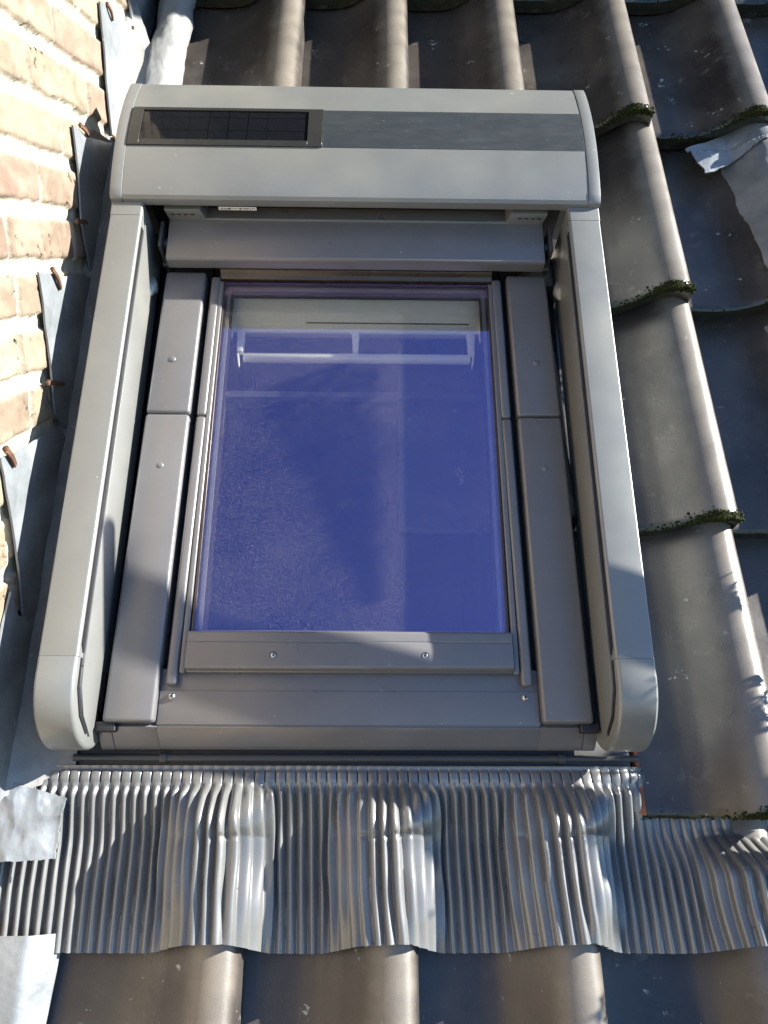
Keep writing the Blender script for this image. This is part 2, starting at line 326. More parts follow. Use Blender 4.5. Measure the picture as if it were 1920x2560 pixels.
def tile_mesh(seed, xmin=None, broken=0):
    px, pz = PX, PZ
    if xmin is not None: s_ = px >= xmin; px = px[s_]; pz = pz[s_]
    ys = np.concatenate([[0, .003, .008, .015], np.linspace(.03, TL, 30)]); n = len(px)
    P = np.zeros((len(ys), n, 3))
    for i, y in enumerate(ys):
        dz = -.006 * (1 - min(1, y / .012)) ** 2
        edge = .004 * fbm(px * 40 + seed * 9, px * 0 + seed, 3) * max(0, 1 - y / .02)
        P[i, :, 0] = px; P[i, :, 1] = y + edge; P[i, :, 2] = pz + slope(y) + dz + .002 * fbm(px * 7 + seed, px * 0 + y * 5)
    m = M().sheet(P, .019)
    # double lip under the lower edge
    Q = P[:3].copy(); Q[:, :, 1] += .006; Q[:, :, 2] -= .018; Q[0, :, 1] -= .0015
    Q = np.concatenate([Q, Q[-1:] + np.array([0, .05, -.002])]); Q[:, :, 2] -= .002 * np.abs(fbm(Q[:, :, 0] * 50, Q[:, :, 0] * 0 + seed))
    m.sheet(Q, .018)
    return m
def moss_mesh(seed, dens):
    r = random.Random(seed); m = M()
    for i in range(dens):
        x = r.choice([r.uniform(.0, .27), r.gauss(.235, .02), r.gauss(.225, .025), r.gauss(.22, .03)]); x = max(-.03, min(.268, x))
        amt = .35 + .65 * float(sstep(.1, .22, x)); y = r.uniform(-.002, .004 + .026 * amt * r.random() ** 1.5 * (.4 + .6 * float(vnoise(x * 60, seed)))); s_ = r.choice([r.uniform(.0008, .002), r.uniform(.0012, .0038)]) * (.6 + .5 * amt)
        z = float(tprof(x)) + float(slope(y)) + (-.003 if y < .006 else 0)
        if r.random() < .45: y = r.uniform(-.002, .002); z -= r.uniform(0, .016)
        n = 7; vs = [(x, y, z + s_ * .9)]
        a0 = r.random() * 6
        for k in range(n): a = a0 + k / n * 2 * math.pi; q = s_ * r.uniform(.7, 1.35); vs.append((x + q * math.cos(a), y + q * math.sin(a) * .8, z + r.uniform(-.3, .4) * s_))
        m.add(vs, [(0, 1 + k, 1 + (k + 1) % n) for k in range(n)] + [tuple(range(n, 0, -1))])
    return m
def put(o, x, y, z=ZV): o.matrix_world = G @ Matrix.Translation((x, y, z))
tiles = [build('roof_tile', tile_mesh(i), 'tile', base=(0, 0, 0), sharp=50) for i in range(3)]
mosses = [build('moss', moss_mesh(i + 3, dn), 'moss', base=(0, 0, 0), parent=tiles[i], fix=False) for i, dn in enumerate([160, 900, 90])]
for mo in mosses: mo['kind'] = 'stuff'
used = [False] * 3
def place_tile(xe, y, label, var, dz=0, rz=0):
    if not used[var]: used[var] = True; t = tiles[var]
    else:
        t = tiles[var].copy(); C.objects.link(t)
        for ch in tiles[var].children: c_ = ch.copy(); C.objects.link(c_); c_.parent = t
    t.matrix_world = G @ Matrix.Translation((xe - TW, y, ZV + dz)) @ Matrix.Rotation(rz, 4, 'Z')
    tag(t, label, 'roof tile', 'interlocking clay roof tiles'); return t
R1, R2, R3, R4, R5, R0 = 1.245, .768, .274, -.22, -.70, 1.70
# row above the shutter box
place_tile(-.142, R1, 'brown roof tile beside the bright lead roll, first tile above the shutter box', 0)
place_tile(.112, R1, 'brown roof tile above the solar panel, second from the lead roll', 2)
place_tile(.377, R1, 'dark tile with sunlit roll above the plain right half of the shutter box', 0)
place_tile(.655, R1, 'mossy edged tile touching the top right corner of the shutter box', 1)
place_tile(.930, R1, 'blue grey tile right at the top edge whose roll hangs over the lead flap', 1)
place_tile(1.205, R1, 'tile cut by the right border beside the upper lead flap', 0)
for xe, lb in [(-.41, 'topmost row tile hidden mostly behind the lead roll'), (-.142, 'mossy lower edge of the topmost row above the first brown tile'), (.112, 'mossy lower edge of the topmost row above the second brown tile'),
               (.377, 'green lower edge of the topmost row above the shaded blue tile'), (.655, 'topmost row tile above the shutter box right corner'), (.93, 'topmost row tile at the top right above the lead flap'), (1.205, 'topmost row tile in the very top right corner')]:
    place_tile(xe, R0, lb, 1 if xe < .5 else 0)
# columns right of the window
place_tile(.405, R2, 'tile tucked under the upper part of the right side rail', 2, -.012)
place_tile(.405, R3, 'tile tucked under the lower part of the right side rail', 0, -.012)
place_tile(.678, R2, 'tile with thick green moss on its roll, beside the upper right rail', 1)
place_tile(.950, R2, 'dark blue tile partly covered by the long lead sheet', 0)
place_tile(.692, R3, 'tile with long sunlit roll and lichen spots beside the middle of the right rail', 1)
place_tile(.965, R3, 'shaded blue tile at the right border, just below the moss edge and lead sheet', 2)
place_tile(.980, R4, 'tile at the right border in the lowest row beside the window', 0, .008)
# lowest visible row, under the apron
place_tile(-.156, R5, 'brown tile under the apron, leftmost with a visible orange edge', 2)
place_tile(.108, R5, 'brown tile below the apron whose sunlit roll is at bottom centre', 0)
place_tile(.382, R5, 'tile below the apron with a leafy shadow on its roll', 2)
place_tile(.690, R5, 'dark tile in the bottom right corner below the apron', 0, -.035)
place_tile(.960, R5, 'tile at the bottom right border, mostly outside the picture', 2, -.035)
# cut tile with raw clay edge
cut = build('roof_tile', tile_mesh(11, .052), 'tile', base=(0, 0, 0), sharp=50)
put(cut, .425, R4, ZV + .010); tag(cut, 'dark cut tile with raw orange left edge lying on the pleated apron', 'roof tile', 'interlocking clay roof tiles')
e = M(); ys = np.linspace(.004, TL, 24); P = np.zeros((24, 2, 3))
for i, y in enumerate(ys):
    j = .0015 * float(fbm(np.array([y * 60]), np.array([3.]))[0]); P[i, 0] = (.0465 + j, y, slope(y) + .0005); P[i, 1] = (.0525, y, slope(y) + .0022)
e.sheet(P, .017); e.dome((.046, .012, -.004), .009, .006, 12, 4)
build('clay_edge', e, 'clay', parent=cut, base=(0, 0, 0)); 
mo = build('moss', moss_mesh(21, 420), 'moss', parent=cut, base=(0, 0, 0), fix=False); mo['kind'] = 'stuff'
def roof_z(x, y, xe, yl):   # tile surface height for a column whose right edge is xe and lower edge yl
    return ZV + tprof(np.asarray(x) - (xe - TW)) + slope(np.asarray(y) - yl)

# ================================================================ LEAD SHEETS
def quad_sheet(corners, zf, th, n, m_, crum=.003, seed=0, jag=.002, scale=22):
    """bilinear sheet over four xy corners, height from zf(x,y)"""
    (a, b, c, d_) = [np.array(p, float) for p in corners]
    P = np.zeros((n, m_, 3))
    U, V = np.meshgrid(np.linspace(0, 1, n), np.linspace(0, 1, m_), indexing='ij')
    XY = (a[None, None] * ((1 - U) * (1 - V))[..., None] + b * (U * (1 - V))[..., None] + c * (U * V)[..., None] + d_ * ((1 - U) * V)[..., None])
    eu = np.minimum(np.minimum(U, 1 - U), np.minimum(V, 1 - V)); j = jag * (1 - np.clip(eu * 12, 0, 1))
    XY[..., 0] += j * fbm(U * 15 + seed, V * 15, 3) * 4; XY[..., 1] += j * fbm(U * 15 + 9, V * 15 + seed, 3) * 4
    P[..., :2] = XY; cr = fbm(XY[..., 0] * scale + seed, XY[..., 1] * scale * .8, 4)
    rid = np.abs(fbm(XY[..., 0] * scale * .6 + seed + 5, XY[..., 1] * scale * .7 + 3, 3))
    P[..., 2] = zf(XY[..., 0], XY[..., 1]) + crum * (cr * 2 - rid * 3)
    return M().sheet(P, th)
o = build('lead_sheet', quad_sheet([(.775, 1.125), (.93, 1.21), (1.02, 1.33), (.745, 1.215)], lambda x, y: np.maximum(roof_z(x, y, .95, R2), -.2) + .012 + .01 * (y < 1.2), .003, 40, 30, .004, 3), 'lead', base=(.85, 1.2, -.15), fix=False)
tag(o, 'short grey lead flap hanging below the mossy tile edge, upper right', 'lead sheet')
o = build('lead_sheet', quad_sheet([(.856, .785), (1.1, .785), (1.1, 1.24), (.826, 1.18)], lambda x, y: roof_z(x, y, .95, R2) * (x < .95) + (x >= .95) * (ZV + .066 + slope(y - R2)) + .007, .003, 50, 60, .005, 8), 'leadshade', base=(.95, 1.0, -.15), fix=False)
tag(o, 'long crinkled bright lead sheet at the right border under the short lead flap', 'lead sheet')
o = build('lead_sheet', quad_sheet([(.885, .34), (1.1, .34), (1.1, .74), (.848, .74)], lambda x, y: roof_z(x, y, .965, R3) * (x < .965) + (x >= .965) * (ZV + .066 + slope(y - R3)) + .007, .003, 40, 40, .004, 12), 'leadshade', base=(.95, .6, -.15), fix=False)
tag(o, 'sliver of bluish lead at the right border below the second moss edge', 'lead sheet')

# lead gutter between wall and window
def gut(x, y): t = np.clip((-.44 - x) / .10, 0, 1); return -.168 + .045 * t ** 2 * (1 if True else 0) + .012 * sstep(.5, 1.2, y)
o = build('lead_gutter', quad_sheet([(-.545, -.20), (-.44, -.145), (-.44, 1.32), (-.545, 1.62)], gut, .003, 30, 160, .003, 4), 'leadshade', base=(-.49, .5, -.17), fix=False)
tag(o, 'long shaded lead gutter lying between the brick wall and the left rail', 'lead gutter')
def poly_sheet(pts, x_in, th=.0035, seed=0, lean=0.0, zpiv=0, cr=.0025):
    """flashing on the wall from a (y,z) outline with finely divided inside"""
    bm = bmesh.new(); vs = [bm.verts.new((0, p[0], p[1])) for p in pts]; bm.faces.new(vs)
    bmesh.ops.subdivide_edges(bm, edges=bm.edges[:], cuts=5, use_grid_fill=False)
    bmesh.ops.triangulate(bm, faces=bm.faces[:])
    for _ in range(3):
        es = [e for e in bm.edges if e.calc_length() > .02]
        if es: bmesh.ops.subdivide_edges(bm, edges=es, cuts=1); bmesh.ops.triangulate(bm, faces=[f for f in bm.faces if len(f.verts) > 3])
    m = M(); bm.verts.index_update(); n = len(bm.verts)
    tops = []
    for v in bm.verts:
        y, z = v.co.y, v.co.z; f = float(fbm(np.array([y * 14 + seed]), np.array([z * 14.]), 4)[0])
        e_ = .002 * float(fbm(np.array([y * 60 + seed]), np.array([z * 60.]), 2)[0]) * (1 if v.is_boundary else 0)
        tops.append((x_in + cr * 2 * f + lean * (zpiv - z), y + e_, z + e_))
    fs = [tuple(v.index for v in f.verts) for f in bm.faces]; bd = [(e.verts[0].index, e.verts[1].index) for e in bm.edges if e.is_boundary]
    m.v = tops + [(x - th, y, z) for x, y, z in tops]; m.f = fs + [tuple(n + i for i in reversed(f)) for f in fs] + [(a, b, n + b, n + a) for a, b in bd]
    bm.free(); return m
# pixel positions turned into points on the wall plane
f_ = 2010.4192
def onwall(px, py, xw):
    dx = (px - 960) / f_; dy = (py - 1280) / f_; d_ = [R[0][i] * dx + R[1][i] * dy + R[2][i] for i in range(3)]; t = (xw - cam_pos[0]) / d_[0]
    return (cam_pos[1] + t * d_[1], cam_pos[2] + t * d_[2])
FL = [
 ([(250, 3), (262, 8), (300, 40), (345, 82), (352, 100), (356, 160), (346, 215), (330, 290), (292, 345), (281, 336), (268, 200), (262, 110)], 'lead', -.529, 'step flashing of sunlit lead just left of the shutter box top corner'),
 ([(318, -40), (400, -40), (396, 20), (372, 110), (352, 172), (344, 110), (333, 60)], 'lead', -.530, 'small lead step flashing at the top edge beside the lead roll'),
 ([(183, 313), (193, 318), (216, 342), (250, 350), (290, 362), (296, 420), (278, 560), (262, 720), (245, 730), (226, 672), (206, 560), (196, 420)], 'lead', -.530, 'half shaded lead step flashing left of the upper left rail end'),
 ([(98, 681), (135, 684), (142, 692), (170, 690), (232, 692), (252, 742), (220, 900), (195, 1060), (168, 1075), (140, 1035), (126, 900), (110, 760)], 'lead', -.530, 'lead step flashing with a rusty hook at its top, middle of the wall'),
 ([(2, 1145), (40, 1133), (80, 1108), (105, 1092), (152, 1075), (172, 1110), (170, 1200), (130, 1380), (105, 1520), (62, 1560), (52, 1450), (30, 1300), (12, 1190)], 'lead', -.530, 'lowest lead step flashing, bright blue where the sun reaches it'),
 ([(28, 1480), (48, 1540), (95, 1540), (75, 1760), (60, 1930), (-60, 2080), (-60, 1760), (0, 1600)], 'lead', -.530, 'bluish lead piece at the left border under the lowest step flashing'),
]
for i, (pts, mt_, xi, lb) in enumerate(FL):
    yz = [onwall(x, y, xi) for x, y in pts]; cy = sum(p[0] for p in yz) / len(yz); cz = sum(p[1] for p in yz) / len(yz)
    o = build('step_flashing', poly_sheet(yz, xi, seed=i * 7 + 1), mt_, base=(xi, cy, cz), sharp=60)
    tag(o, lb, 'lead flashing', 'stepped lead flashings along the wall')
# rusty wall hooks: flat bent nails
def hook(px, py, qx, qy, lb, wd=.006, curl=0):
    a = onwall(px, py, -.527); b = onwall(qx, qy, -.527); A = Vector((-.527, *a)); B_ = Vector((-.527, *b)); dn = (B_ - A).normalized(); side = Vector((1, 0, 0)).cross(dn).normalized()
    m = M(); n = 8; rows = []
    for k in range(n + 1):
        t = k / n; p = A.lerp(B_, t) + Vector((.0025 * math.sin(t * math.pi) + .002, 0, 0)) + side * curl * math.sin(t * 3.1)
        wv = wd * (1.25 if k == 0 else 1) * (1 - .25 * t); rows.append([p + side * wv / 2, p - side * wv / 2, p - side * wv / 2 + Vector((-.004, 0, 0)), p + side * wv / 2 + Vector((-.004, 0, 0))])
    vs = [v for r_ in rows for v in r_]; fs = [(0, 1, 2, 3), tuple(4 * n + i for i in (3, 2, 1, 0))]
    for k in range(n):
        for i in range(4): fs.append((4 * k + i, 4 * k + 4 + i, 4 * k + 4 + (i + 1) % 4, 4 * k + (i + 1) % 4))
    m.add(vs, fs); m.dome((A.x, A.y, A.z), wd * .5, wd * .3, 10, 3)
    o = build('wall_hook', m, 'rust', base=A); tag(o, lb, 'wall hook', 'rusty hooks holding the flashings')
hook(268, 8, 282, 50, 'grey rusty hook in the joint near the top of the wall', .008)
hook(332, 70, 352, 96, 'short bent hook below the small top flashing', .008)
hook(200, 312, 222, 340, 'rusty hook at the shaded tip of the second step flashing', .008)
hook(284, 344, 297, 366, 'dark hook right beside the left end cap of the shutter box', .008)
hook(192, 553, 217, 556, 'flat brown hook head lying across the joint above the left rail', .009)
hook(131, 672, 152, 722, 'curled reddish hook standing on top of the middle flashing', .009)
hook(119, 956, 160, 960, 'long orange brown hook crossing the shaded middle flashing', .008)
hook(14, 1122, 38, 1164, 'thick reddish hook over the lowest step flashing', .011)

# bright crumpled lead corner at bottom left, lead roll top left, lead strip bottom left
def zlead(x, y): return -.148 + .02 * np.clip((-.45 - x) / .1, 0, 1)
o = build('lead_corner', quad_sheet([(-.525, -.285), (-.447, -.280), (-.443, -.192), (-.545, -.165)], zlead, .0035, 70, 70, .011, 31, .0010, 15), 'lead', base=(-.47, -.23, -.15), fix=False)
tag(o, 'crumpled whitish lead corner lying on the left end of the pleated apron', 'lead piece')
P = np.zeros((80, 30, 3))
for i in range(80):
    y = 1.27 + i / 79 * .45
    for j in range(30):
        a = j / 29 * 1.05 * math.pi - .1; r_ = .036 + .008 * float(fbm(np.array([y * 20.]), np.array([a * 2]), 3)[0]); wob = .01 * float(fbm(np.array([y * 9.]), np.array([5.]))[0])
        P[i, j] = (-.455 + wob + r_ * 1.15 * math.cos(a) + .012 * (1.5 - y), y, -.150 + slope(y - R1) + r_ * 1.1 * math.sin(a) + .003 * float(fbm(np.array([y * 40.]), np.array([a * 5 + 4]), 3)[0]))
o = build('lead_roll', M().sheet(P, .002), 'leadbright', base=(-.45, 1.45, -.14), fix=False, sharp=60)
tag(o, 'bright silvery lead dressed over the tile edge above the box left corner', 'lead piece')
o = build('lead_strip', quad_sheet([(-.62, -.62), (-.446, -.62), (-.432, -.385), (-.62, -.385)], lambda x, y: -.150 - .05 * sstep(-.475, -.42, x), .003, 50, 30, .0025, 41, 0, 8), 'lead', base=(-.5, -.5, -.15), fix=False)
tag(o, 'smooth pale lead strip in the bottom left corner beside the orange tile edge', 'lead piece')

# ================================================================ PLEATED APRON
def apron():
    NX, NY = 1500, 110
    s = np.linspace(0, 1, NX); t = np.linspace(0, 1, NY) ** 1.0
    S, T = np.meshgrid(s, t)               # rows along t (down the slope)
    xt = -.545 + S * 1.36
    xb = -.545 + S * 1.385                 # fans out a little at the bottom
    fan = T ** 1.05 * .985
    Xx = xt * (1 - fan) + xb * fan
    tt = np.clip((T - .10) / .90, 0, 1)
    yend = -.412
    Yy = -.142 - T * (.270)
    npl = 83
    # the tiles below: drape over rolls at these right edges
    base = np.full_like(Xx, -.169) + .004 * fbm(Xx * 9, Yy * 9, 2)
    bump = np.zeros_like(Xx)
    for xe, am in [(-.150, 1), (.112, 1), (.388, 1.05), (.690, 1)]:
        u = Xx - xe + .004 * np.sin(Yy * 40)
        rise = sstep(-.150, -.070, u) * (.86 + .14 * sstep(-.09, -.02, u)); fall = 1 - sstep(-.034, .040, u); bump = np.maximum(bump, am * rise * fall)
    grow = sstep(.02, .36, T)
    base = base + bump * (.073 * grow) - .023 * sstep(.08, .45, T)
    under = sstep(.44, .52, Xx) * sstep(-.31, -.235, Yy); base = base * (1 - under) + (-.206) * under
    for xe in (-.156, .108, .382, .690):
        ux = Xx - xe + TW; tz = np.where((ux > .0) & (ux < .275), ZV - (.035 if xe > .5 else 0) + np.interp(ux, prof_x[:15], prof_z[:15]) + slope(Yy - R5), -1); base = np.maximum(base, (tz + .005) * (1 - under) + -.3 * under - .3 * (1 - sstep(.06, .12, T)))
    # sag of the lower edge in the valleys, pushed up on the rolls
    Yy = Yy + bump * .020 * T ** 2 + .004 * fbm(S * 14, T * 0 + 2, 2) * T
    ph = S * npl + .25 * fbm(S * 12, T * 1.2 + 3, 2) + .22 * fbm(S * 34 + 9, T * 2.0, 2) * sstep(.2, .9, T) + .7 * fbm(S * 9 + 2, T * 1.0 + 7, 2) * sstep(.1, 1, T)
    fr = ph - np.floor(ph); tri = 1 - np.abs(fr * 2 - 1); wave = .5 - .5 * np.cos(2 * np.pi * (tri * .5))
    wave = wave ** .62
    # flattened pleats where the sheet is stretched over the drop beside each roll
    flat = np.zeros_like(Xx)
    for xe in (-.150, .112, .388, .690):
        u = Xx - xe; flat = np.maximum(flat, sstep(.002, .010, u) * (1 - sstep(.016, .035, u)) * sstep(.4, .95, T))
    amp = (1 - .6 * under) * .0115 * (.10 + .9 * sstep(.085, .17, T)) * (1 - .35 * flat) * (1 + .6 * fbm(S * 31, T * 2, 2)) * (1 - .35 * sstep(.6, 1, T))
    bs = base.copy(); kk = np.ones(9) / 9
    for _ in range(2): bs = np.apply_along_axis(lambda r_: np.convolve(np.pad(r_, 4, mode='edge'), kk, 'valid'), 1, bs)
    base = bs; sl = np.clip(np.gradient(base, axis=1) / np.maximum(np.gradient(Xx, axis=1), 1e-5), -2.2, 1.2); nl = np.sqrt(1 + sl * sl)
    Zz = base + amp * wave / nl; Xx = Xx - sl / nl * amp * wave
    # dented ridge where it was pressed over the rolls
    pinch = bump * np.exp(-((T - .40 - .03 * fbm(S * 20, S * 0 + 4, 2)) / .016) ** 2) * (.0034) * np.clip(.3 + 2.4 * fbm(S * 83 * 1.0, S * 0, 1), 0, 1.5)
    Zz = Zz - pinch * (1 + wave)
    # folded tabs along the top
    tab = (T < .115); tf = np.exp(-((T - .062) / .035) ** 4)
    crease = np.exp(-(np.minimum(fr, 1 - fr) / .05) ** 2)
    Zz = Zz + .0055 * tf * (1 - .8 * crease) + .0018 * np.exp(-((T - .105) / .010) ** 2)
    Zz = Zz + .003 * np.exp(-(T / .01) ** 2)
    Zz = Zz + .0012 * fbm(S * 40, T * 6, 2) * sstep(.15, .4, T)
    Xx = Xx + .0025 * fbm(S * 9 + 5, T * 3, 2) * sstep(.1, .4, T)
    P = np.stack([Xx, Yy, Zz], -1)
    return M().sheet(P, .0012)
ap = thing('pleated_apron', 'wide pleated grey lead apron spread over the tiles below the skylight', 'pleated apron', (0, -.15, -.165))
build('pleated_sheet', apron(), 'apron', ap, sharp=80, fix=False)
b = M(); b.cyl((-.445, -.130, -.168), (-.300, -.130, -.168), .0055, 14); b.cyl((-.298, -.130, -.168), (.345, -.130, -.168), .0065, 14); b.cyl((.347, -.130, -.168), (.470, -.130, -.168), .0055, 14)
build('clamp_tube', b, 'shutter_dark', ap)
b = M(); b.box(-.455, .460, -.146, -.10, -.184, -.176); build('back_strip', b, 'shutter_dark', ap, bevel=.002)
for x in (-.3, .346): build('tube_joint', M().cyl((x - .006, -.130, -.168), (x + .006, -.130, -.168), .0085, 14), 'shutter_dark', ap, bevel=.001)

# ================================================================ ROOF WINDOW
W = thing('roof_window', 'grey metal clad skylight with blue reflecting pane inside the shutter frame', 'roof window', (0, .35, -.2))
def side(nm, fn, mt_, bevel, parent=W, seg=3):
    r_ = []
    for sg in (1, -1):
        m = fn();
        if sg > 0: m = m  # right side as drawn
        else: m = m.mirror()
        r_.append(build(nm, m, mt_, parent, bevel=bevel, seg=seg))
    return r_
def cover(x0a, x1a, x0b, x1b, ya, yb, z, zb):
    """box with slightly different x at its two ends"""
    m = M(); m.add([(x0a, ya, zb), (x1a, ya, zb), (x1b, yb, zb), (x0b, yb, zb), (x0a, ya, z), (x1a, ya, z), (x1b, yb, z), (x0b, yb, z)],
                   [(0, 3, 2, 1), (4, 5, 6, 7), (0, 1, 5, 4), (1, 2, 6, 5), (2, 3, 7, 6), (3, 0, 4, 7)]); return m
lo = side('side_cover', lambda: cover(.3065, .3870, .2995, .3790, -.082, .4648, -.101, -.150), 'cladding', .006)
up = side('side_cover', lambda: cover(.2995, .3790, .2955, .3740, .4672, .782, -.1018, -.150), 'cladding', .006)
for os_, ys in ((lo, .361), (up, .580)):
    for o_, sg in zip(os_, (1, -1)): build('rivet', M().dome((sg * .3415, ys, -.1015), .0062, .0022), 'cladding', o_)
side('inner_strip', lambda: cover(.2775, .2950, .2705, .2880, -.023, .4635, -.106, -.14), 'cladding', .005)
side('inner_strip', lambda: cover(.2705, .2880, .2672, .2850, .4655, .775, -.1065, -.14), 'cladding', .005)
side('glazing_strip', lambda: cover(.2655, .2755, .2600, .2690, -.004, .765, -.1085, -.13), 'cladding', .0025)
side('gasket', lambda: M().box(.2575, .2625, .058, .768, -.128, -.1115), 'brownframe', .001)
side('frame_wall', lambda: M().box(.294, .382, -.075, .86, -.24, -.150), 'shutter_dark', 0)
side('gap_floor', lambda: M().box(.383, .402, -.10, .86, -.25, -.17), 'rubber', 0)
# top of the sash and hood
m = M().prism([(.772, -.118), (.772, -.111), (.779, -.108), (.782, -.103), (.786, -.099), (.795, -.098), (.800, -.101), (.806, -.095), (.86, -.09), (.86, -.14), (.772, -.14)], 'x', -.268, .268)
build('sash_top', m, 'brownframe', W, bevel=.001)
m = M().prism([(.775, -.083), (.775, -.060), (.779, -.055), (.90, -.050), (.90, -.09), (.782, -.09)], 'x', -.364, .364)
build('top_hood', m, 'cladding', W, bevel=.002)
# bottom sash bar with two screws
m = M().prism([(.0635, -.112), (.0635, -.1025), (.060, -.100), (.047, -.0995), (.0455, -.1005), (.0440, -.0985), (.006, -.0965), (.002, -.099), (.0, -.104), (.0, -.1085), (-.0025, -.1105), (-.0025, -.1145), (.0, -.119), (.0635, -.119)], 'x', -.2645, .2645)
sb = build('sash_bar', m, 'cladding', W, bevel=.0008)
def screw(x, y, z, r_, parent, proud=.002):
    m = M(); m.cyl((x, y, z - .001), (x, y, z + proud * .5), r_, 20); m.dome((x, y, z + proud * .5), r_ * .92, proud, 20, 5); s_ = build('screw', m, 'steel', parent)
    k = M(); pts = []
    for i in range(12): a = i * math.pi / 6; q = r_ * (.42 if i % 2 else .30); pts.append((x + q * math.cos(a), y + q * math.sin(a)))
    k.prism(pts, 'z', z + proud * 1.1, z + proud * 1.58); build('socket', k, 'rubber', s_)
for x in (-.1235, .1215):
    build('washer_ring', M().cyl((x, .023, -.0978), (x, .023, -.0972), .0062, 24), 'shutter_dark', sb)
    screw(x, .023, -.0974, .0045, sb, .0012)
# sill plate, ledge
m = M().prism([(.004, -.122), (.004, -.1185), (-.0310, -.1185), (-.0312, -.1165), (-.0840, -.1165), (-.0845, -.119), (-.087, -.119), (-.0875, -.1165), (-.0885, -.1170), (-.1130, -.1480), (-.1175, -.1560), (-.1180, -.1620), (-.110, -.166), (-.08, -.166), (-.08, -.125)], 'x', -.3040, .3040)
sill = build('sill_cover', m, 'cladding', W, bevel=.0006)
for x in (-.2835, .2825):
    build('screw_dimple', M().cyl((x, -.0405, -.1168), (x, -.0405, -.1162), .0075, 22), 'cladding', sill)
    screw(x, -.0405, -.1158, .0062, sill, .0045)
def ledge_side():
    m = M().prism([(-.0875, -.1172), (-.1130, -.1482), (-.1175, -.1562), (-.1180, -.1620), (-.110, -.166), (-.08, -.166), (-.08, -.125)], 'x', .3042, .3755); return m
side('ledge_end', ledge_side, 'cladding', .0006)
side('ledge_cap', lambda: M().prism([(-.0890, -.1210), (-.1135, -.1490), (-.1180, -.1570), (-.1182, -.1620), (-.110, -.166), (-.08, -.166), (-.08, -.125)], 'x', .3765, .3980), 'cladding', .0008)
side('corner_plate', lambda: M().box(.3045, .378, -.0865, -.0815, -.135, -.1225), 'cladding', .001)
side('rubber_plug', lambda: M().box(.366, .398, -.096, -.080, -.125, -.108), 'rubber', .003)
side('corner_flat', lambda: M().box(.288, .3065, -.083, .004, -.135, -.1205), 'cladding', .0005)
# glass unit
gl = build('glass_pane', M().box(-.2585, .2585, .0600, .7650, -.1150, -.1127), 'glass', W)
def frame_rect(x, y0, y1, z0, z1, wd):
    m = M(); m.box(-x, -x + wd, y0, y1, z0, z1); m.box(x - wd, x, y0, y1, z0, z1); m.box(-x + wd, x - wd, y1 - wd, y1, z0, z1); m.box(-x + wd, x - wd, y0, y0 + wd, z0, z1); return m
build('seal_line', frame_rect(.2575, .061, .7645, -.1215, -.1152, .0035), 'rubber', W)
build('spacer_bar', frame_rect(.2545, .063, .7620, -.1290, -.1218, .0065), 'spacer', W)
build('inner_seal', frame_rect(.2505, .060, .7560, -.1400, -.1295, .006), 'pine', W)
# room side: lining and ventilation flap with its bar
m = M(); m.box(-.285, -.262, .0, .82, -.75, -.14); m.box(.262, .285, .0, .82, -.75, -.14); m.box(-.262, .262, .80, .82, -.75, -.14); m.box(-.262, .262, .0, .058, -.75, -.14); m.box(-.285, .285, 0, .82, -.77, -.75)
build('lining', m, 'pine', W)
vb = build('vent_flap', M().prism([(.752, -.145), (.700, -.151), (.6985, -.155), (.684, -.153), (.680, -.158), (.690, -.190), (.752, -.190)], 'x', -.249, .249), 'whiteboard', W, bevel=.0012)
build('joint_line', M().box(-.10, .225, .6988, .7005, -.1530, -.1505), 'shutter_dark', vb)
for x, wd, hk in ((-.228, .014, 1), (-.001, .0125, 0), (.228, .014, 1)):
    m = M().prism([(x - wd * .62, .690), (x + wd * .62, .690), (x + wd * .5, .660), (x + wd * .42, .634), (x - wd * .42, .634), (x - wd * .5, .660)], 'z', -.170, -.155)
    if hk: sg = 1 if x > 0 else -1; m.prism([(x + sg * .003, .64), (x + sg * .0075, .64), (x + sg * .004, .615), (x + sg * .0005, .603), (x - sg * .001, .608)], 'z', -.168, -.158)
    build('bracket', m, 'whiteboard', vb, bevel=.0015)
m = M().cyl((-.222, .630, -.172), (.226, .630, -.172), .010, 20); build('handle_bar', m, 'whiteboard', vb, bevel=.001)
side('end_hook', lambda: M().prism([(.2445, .730), (.2505, .735), (.2505, .668), (.247, .662), (.2440, .668)], 'z', -.165, -.150), 'whiteboard', .001, vb, 2)

for nm, a_, b_ in (('lining_trim', [(.268, .556), (.2715, .556), (.2790, .079), (.2730, .079)], 1), ('lining_trim', [(-.262, .556), (-.258, .556), (-.262, .079), (-.268, .079)], 1), ('lining_trim', [(-.262, .558), (.2715, .558), (.2715, .571), (-.262, .571)], 1)):
    build(nm, M().prism(a_, 'z', -.215, -.200), 'trim', W)
# ================================================================ ROLLER SHUTTER
S_ = thing('roller_shutter', 'solar powered roller shutter with grey box and two side rails around the skylight', 'roller shutter', (0, .5, -.15))
